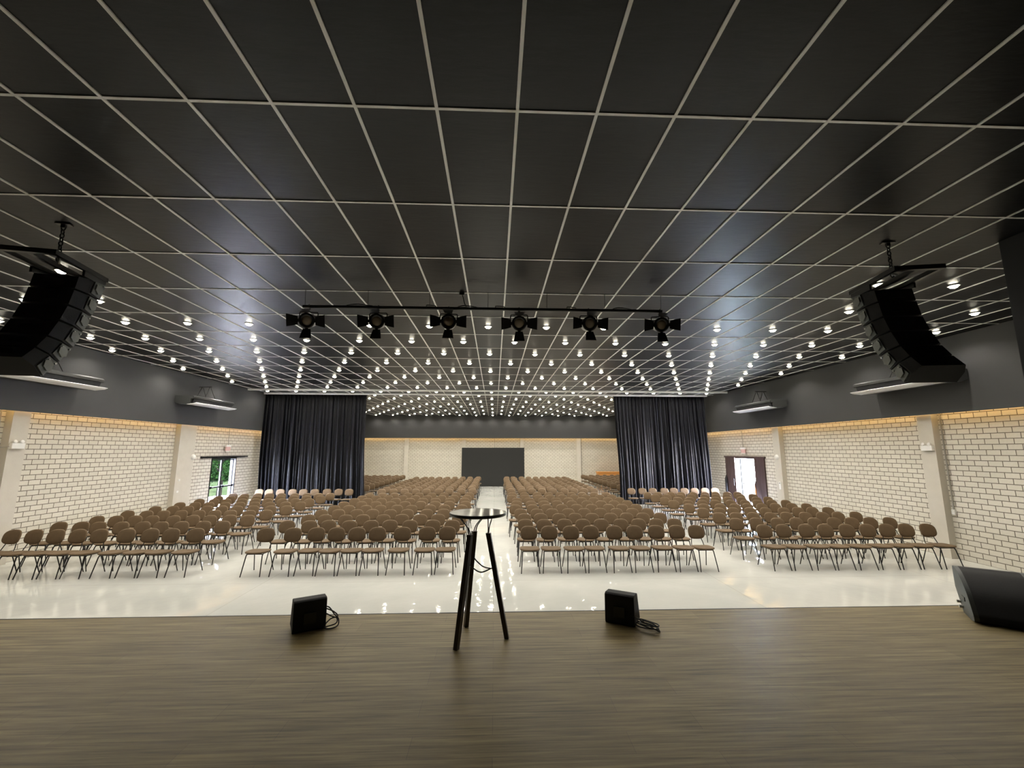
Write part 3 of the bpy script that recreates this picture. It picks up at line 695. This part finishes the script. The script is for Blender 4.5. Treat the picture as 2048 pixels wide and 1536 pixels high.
def fresnel(x, tilt, yaw, label):
    o = empty('stage_light', (x, YBAR, ZB-0.024), yaw, label, 'stage light', 'fresnel stage lights on the black bar')
    zc = -0.205
    # clamp and yoke
    b = MB(); b.tube([(0, 0.034*math.sin(a_), 0.024+0.034*math.cos(a_)) for a_ in [0.3*k-2.4 for k in range(17)]], 0.0065, 6); b.rbox(-0.02, 0.02, -0.02, 0.02, -0.03, -0.011, 0.004); b.tube([(0, 0, -0.075), (0, 0, -0.02)], 0.010, 8); b.build('clamp', M['metal'], o)
    b = MB(); b.tube([(-0.135, 0, zc), (-0.138, 0, -0.09), (-0.125, 0, -0.07), (0.125, 0, -0.07), (0.138, 0, -0.09), (0.135, 0, zc)], 0.009, 6); b.build('yoke', M['metal'], o)
    T = Matrix.Translation((0, 0, zc)) @ Matrix.Rotation(tilt, 4, 'X') @ Matrix.Rotation(PI/2, 4, 'X')   # local +z -> towards -y (stage)
    b = MB(); b.lathe([(0.03, -0.16), (0.085, -0.15), (0.105, -0.12), (0.105, 0.05), (0.12, 0.055), (0.12, 0.085), (0.078, 0.085), (0.078, 0.06)], 24, T)
    for s_ in (-1, 1): b.tube([(s_*0.10, 0, 0), (s_*0.155, 0, 0)], 0.016, 10, T=T)
    bd = b.build('housing', M['metal'], o)
    MB().lathe([(0.078, 0.062), (0.060, 0.078), (0.035, 0.086), (0.0001, 0.088)], 24, T).build('lens', M['lensglass'], o)
    # four barn doors, opened wide
    for k in range(4):
        a_ = k*PI/2; R_ = Matrix.Rotation(a_, 4, 'Z'); fold = math.radians((58, 74, 20, 74)[k])
        w0, w1, L_ = ((0.056, 0.086, 0.165), (0.062, 0.098, 0.160), (0.056, 0.086, 0.150), (0.062, 0.098, 0.160))[k]
        # leaf in local: hinge at y=-0.125, plane going outwards/forwards
        def q(xx, l, d=0.0): return (xx, -(0.128+l*math.sin(fold)+d*math.cos(fold)), 0.088+l*math.cos(fold)-d*math.sin(fold))
        m_ = w0+(w1-w0)*0.55; v = [q(-w0, 0), q(w0, 0), q(m_, L_*0.45), q(w1, L_), q(-w1, L_), q(-m_, L_*0.45)]
        v += [q(-w0, 0, 0.003), q(w0, 0, 0.003), q(m_, L_*0.45, 0.003), q(w1, L_, 0.003), q(-w1, L_, 0.003), q(-m_, L_*0.45, 0.003)]
        fcs = [(0, 1, 2, 3, 4, 5), (11, 10, 9, 8, 7, 6)]+[(i, i+6, (i+1) % 6+6, (i+1) % 6) for i in range(6)]
        b = MB(); b.add(v, fcs, False, T @ R_); b.box(-0.025, 0.025, -0.132, -0.112, 0.082, 0.094, T @ R_); b.build('barn_door', M['metal'], o)
labs = ['leftmost of the six stage lights on the bar', 'second stage light from the left on the bar', 'third stage light from the left on the bar', 'third stage light from the right on the bar', 'second stage light from the right on the bar', 'rightmost of the six stage lights on the bar']
for x, t_, yw, lb in zip((-2.93, -1.85, -0.74, 0.38, 1.50, 2.67), (0.30, 0.26, 0.16, 0.34, 0.20, 0.26), (0.10, -0.02, 0.04, -0.03, 0.05, -0.10), labs):
    fresnel(x, t_, yw, 'black barn-door '+lb)

# ------------------------------------------------------------------ suspended air conditioners
def aircon(side, y0, y1, label, rods=True):
    xf = FL if side < 0 else FR; s_ = -side       # s_ points into the hall
    o = empty('air_conditioner', (xf, (y0+y1)/2, CAMZ+1.45), 0, label, 'air conditioner', 'dark air conditioners on the side bulkheads')
    h = (y1-y0)/2
    def P(lst): return [(s_*a, b) for a, b in lst]
    # profile in (x,z), extruded along y
    T = Matrix(((0, s_, 0, 0), (1, 0, 0, 0), (0, 0, 1, 0), (0, 0, 0, 1)))
    prof = [(0.02, 0.27), (0.02, 0.05), (0.14, 0.0), (0.50, 0.0), (0.50, 0.175), (0.60, 0.185), (0.605, 0.24), (0.56, 0.27)]
    b = MB(); b.prism(prof, -h, h, T); bo = b.build('shell', M['acdark'], o)
    b = MB(); b.prism([(0.501, 0.02), (0.53, 0.03), (0.575, 0.175), (0.501, 0.172)], -h+0.06, h-0.06, T); b.build('outlet', M['black'], o)
    b = MB()
    b.prism([(0.40, -0.012), (0.64, 0.012), (0.70, 0.040), (0.69, 0.050), (0.62, 0.026), (0.40, -0.001)], -h-0.0, h+0.0, T)
    for k in range(3): b.box(s_*0.60-0.008, s_*0.60+0.008, -h*0.6+k*h*0.6-0.01, -h*0.6+k*h*0.6+0.01, 0.02, 0.055)
    b.build('louver', M['acflap'], o)
    b = MB(); b.prism([(0.606, 0.195), (0.612, 0.195), (0.614, 0.243), (0.564, 0.277), (0.562, 0.271), (0.607, 0.240)], -h+0.02, h-0.02, T); b.build('trim_strip', M['acdark'], o)
    b = MB(); zt = 0.70; yc = 0.0
    for xo in (0.12, 0.42):
        for d_ in (-1, 1): b.tube([(s_*xo, d_*0.28, 0.25), (s_*(xo if xo < 0.2 else xo-0.05), d_*0.03, zt-0.02)], 0.010, 6)
    b.tube([(0, 0, zt), (s_*0.42, 0, zt)], 0.012, 6); b.build('support_bracket', M['metal'], o)
aircon(-1, 8.55, 10.75, 'dark air conditioner on the left bulkhead, nearer one behind the hanging speakers')
aircon(-1, 13.9, 16.05, 'dark air conditioner on the left bulkhead, farther one near the glass door')
aircon(1, 8.5, 10.75, 'dark air conditioner on the right bulkhead, nearer one behind the hanging speakers')
aircon(1, 14.15, 16.35, 'dark air conditioner on the right bulkhead, farther one near the bright doorway')

# ------------------------------------------------------------------ wall fittings
def emergency(x, y, z, s_, label):
    o = empty('emergency_light', (x, y, z), 0, label, 'emergency light')
    MB().rbox(min(0.002*s_, 0.07*s_), max(0.002*s_, 0.07*s_), -0.13, 0.13, -0.06, 0.06, 0.006).build('body', M['white'], o)
    for d in (-0.07, 0.07):
        T = Matrix.Translation((0.04*s_, d, 0.09)) @ Matrix.Rotation(s_*PI/2.4, 4, 'Y')
        MB().lathe([(0.014, -0.03), (0.035, -0.01), (0.038, 0.03), (0.03, 0.034), (0.0001, 0.034)], 14, T).build('lamp_head', M['white'], o)
emergency(XL+0.16, 9.72, CAMZ+0.08, 1, 'white twin-head emergency light on the nearest left pillar')
emergency(XR-0.16, 9.75, CAMZ+0.05, -1, 'white twin-head emergency light on the nearest right pillar')
def exitsign(x, y, z, label, s_):
    o = empty('exit_sign', (x, y, z), 0, label, 'sign')
    b = MB(); b.rbox(-0.02, 0.02, -0.14, 0.14, -0.13, 0.02, 0.004); b.build('panel', M['redsign'], o)
    MB().rbox(-0.035, 0.035, -0.15, 0.15, 0.021, 0.09, 0.006).build('housing', M['white'], o)
    MB().box(-0.024, 0.024, -0.13, 0.13, -0.15, -0.132).build('lower_rim', M['white'], o)
    MB().tube([(0, 0, 0.09), (0, 0, 0.80)], 0.012, 8).build('conduit', M['conduit'], o)
exitsign(XL+0.10, 17.25, CAMZ+0.10, 'small hanging sign box with reddish face above the left glass door', 1)
exitsign(XR-0.10, 17.45, CAMZ+0.02, 'small hanging sign box with reddish face above the bright right doorway', -1)
for x, s_, lb in ((XL+0.16, 1, 'round white alarm fitting beside the left glass door'), (XR-0.16, -1, 'round white alarm fitting beside the bright right doorway')):
    T = Matrix.Rotation(s_*PI/2, 4, 'Y'); o = empty('alarm_sounder', (x, 15.25, CAMZ-0.24), 0, lb, 'alarm')
    MB().lathe([(0.085, 0.001), (0.085, 0.03), (0.07, 0.055), (0.03, 0.07), (0.0001, 0.072)], 24, T).build('dome', M['white'], o)
    MB().lathe([(0.095, 0.0), (0.095, 0.012), (0.088, 0.014)], 24, T).build('base', M['ring'], o)
o = empty('access_panel', (XR-0.162, 15.2, CAMZ-1.22), 0, 'narrow white intercom panel on the pillar right of the bright doorway', 'intercom')
MB().rbox(-0.03, 0, -0.05, 0.05, -0.16, 0.10, 0.005).build('body', M['white'], o); MB().tube([(-0.031, 0, 0.06), (-0.038, 0, 0.06)], 0.018, 12).build('button', M['metal'], o)
o = empty('wall_fixture', (XR-0.001, 18.95, 0.0), 0, 'slim upright black fixture on the brick left of the bright doorway', 'wall fixture')
MB().lathe([(0.03, 0.53), (0.065, 0.56), (0.07, 1.15), (0.045, 1.24), (0.02, 1.27), (0.02, 1.33)], 16, Matrix.Translation((-0.08, 0, 0))).build('body', M['metal'], o)
MB().box(-0.08, 0, -0.02, 0.02, 1.0, 1.04).build('bracket', M['metal'], o)
sk = MB(); 
for y, z in ((14.72, 1.42), (14.70, 1.05)): 
    s_ = empty('wall_switch', (XL+0.161, y, z), 0, 'small white switch plate on the wide left pillar, %s of two' % ('upper' if z > 1.2 else 'lower'), 'switch')
    MB().rbox(0, 0.012, -0.04, 0.04, -0.03, 0.03, 0.003).build('plate', M['white'], s_); MB().box(0.012, 0.018, -0.012, 0.012, -0.015, 0.015).build('rocker', M['ring'], s_)
b = MB(); b.tube([(XR-0.03, 9.52, 3.5), (XR-0.03, 9.52, 1.08)], 0.014, 8)
tag(b.build('conduit_pipe', M['conduit']), 'grey vertical conduit beside the nearest right pillar', 'conduit')
o = empty('outlet_box', (XR-0.03, 9.52, 1.02), 0, 'small pale outlet box at the foot of the right conduit', 'outlet box')
MB().rbox(-0.03, 0.03, -0.035, 0.035, -0.05, 0.059, 0.005).build('body', M['white'], o)
b = MB(); b.tube([(XL+0.03, 9.46, 3.5), (XL+0.03, 9.46, 0.9)], 0.014, 8); b.tube([(XL+0.03, 9.46, 2.45), (XL+0.165, 9.56, 2.46), (XL+0.175, 9.59, 2.47)], 0.008, 6)
tag(b.build('conduit_pipe', M['conduit']), 'grey vertical conduit beside the nearest left pillar', 'conduit')
b = MB(); b.tube([(0.0, YE-0.02, 3.5), (0.0, YE-0.02, 2.55)], 0.018, 8)
tag(b.build('conduit_pipe', M['conduit']), 'thin conduit on the far brick wall above the dark screen', 'conduit')
b = MB(); b.tube([(6.45, YE-0.02, 3.5), (6.45, YE-0.02, 0.3)], 0.016, 8)
tag(b.build('conduit_pipe', M['conduit']), 'thin conduit beside the rightmost far pillar', 'conduit')

# ------------------------------------------------------------------ dark screen wall and counter at the far end
sc = empty('screen_wall', (-0.09, 29.25, 0), -0.015, 'large plain dark screen standing at the far end of the central aisle', 'screen')
b = MB(); b.rbox(-2.11, 2.11, -0.08, 0.02, 0.0, 2.56, 0.006); b.build('front_panel', M['screen'], sc)
b = MB()
for x in (-2.0, -0.7, 0.7, 2.0): b.box(x-0.03, x+0.03, 0.02, 0.08, 0, 2.5); b.box(x-0.03, x+0.03, 0.08, 0.9, 0, 0.05)
b.build('rear_support', M['metal'], sc)
ct = empty('wooden_counter', (8.55, 31.2, 0), 0, 'orange-brown wooden counter along the far right brick wall', 'counter')
MB().rbox(-1.15, 1.15, -0.32, 0.30, 0.80, 0.86, 0.006).build('countertop', M['orange'], ct)
b = MB()
b.box(-1.10, 1.10, -0.26, -0.22, 0.08, 0.80)
b.build('front_board', M['orange'], ct)
for x in (-1.05, 1.05): MB().box(x-0.04, x+0.04, -0.22, 0.28, 0, 0.80).build('side_board', M['orange'], ct)
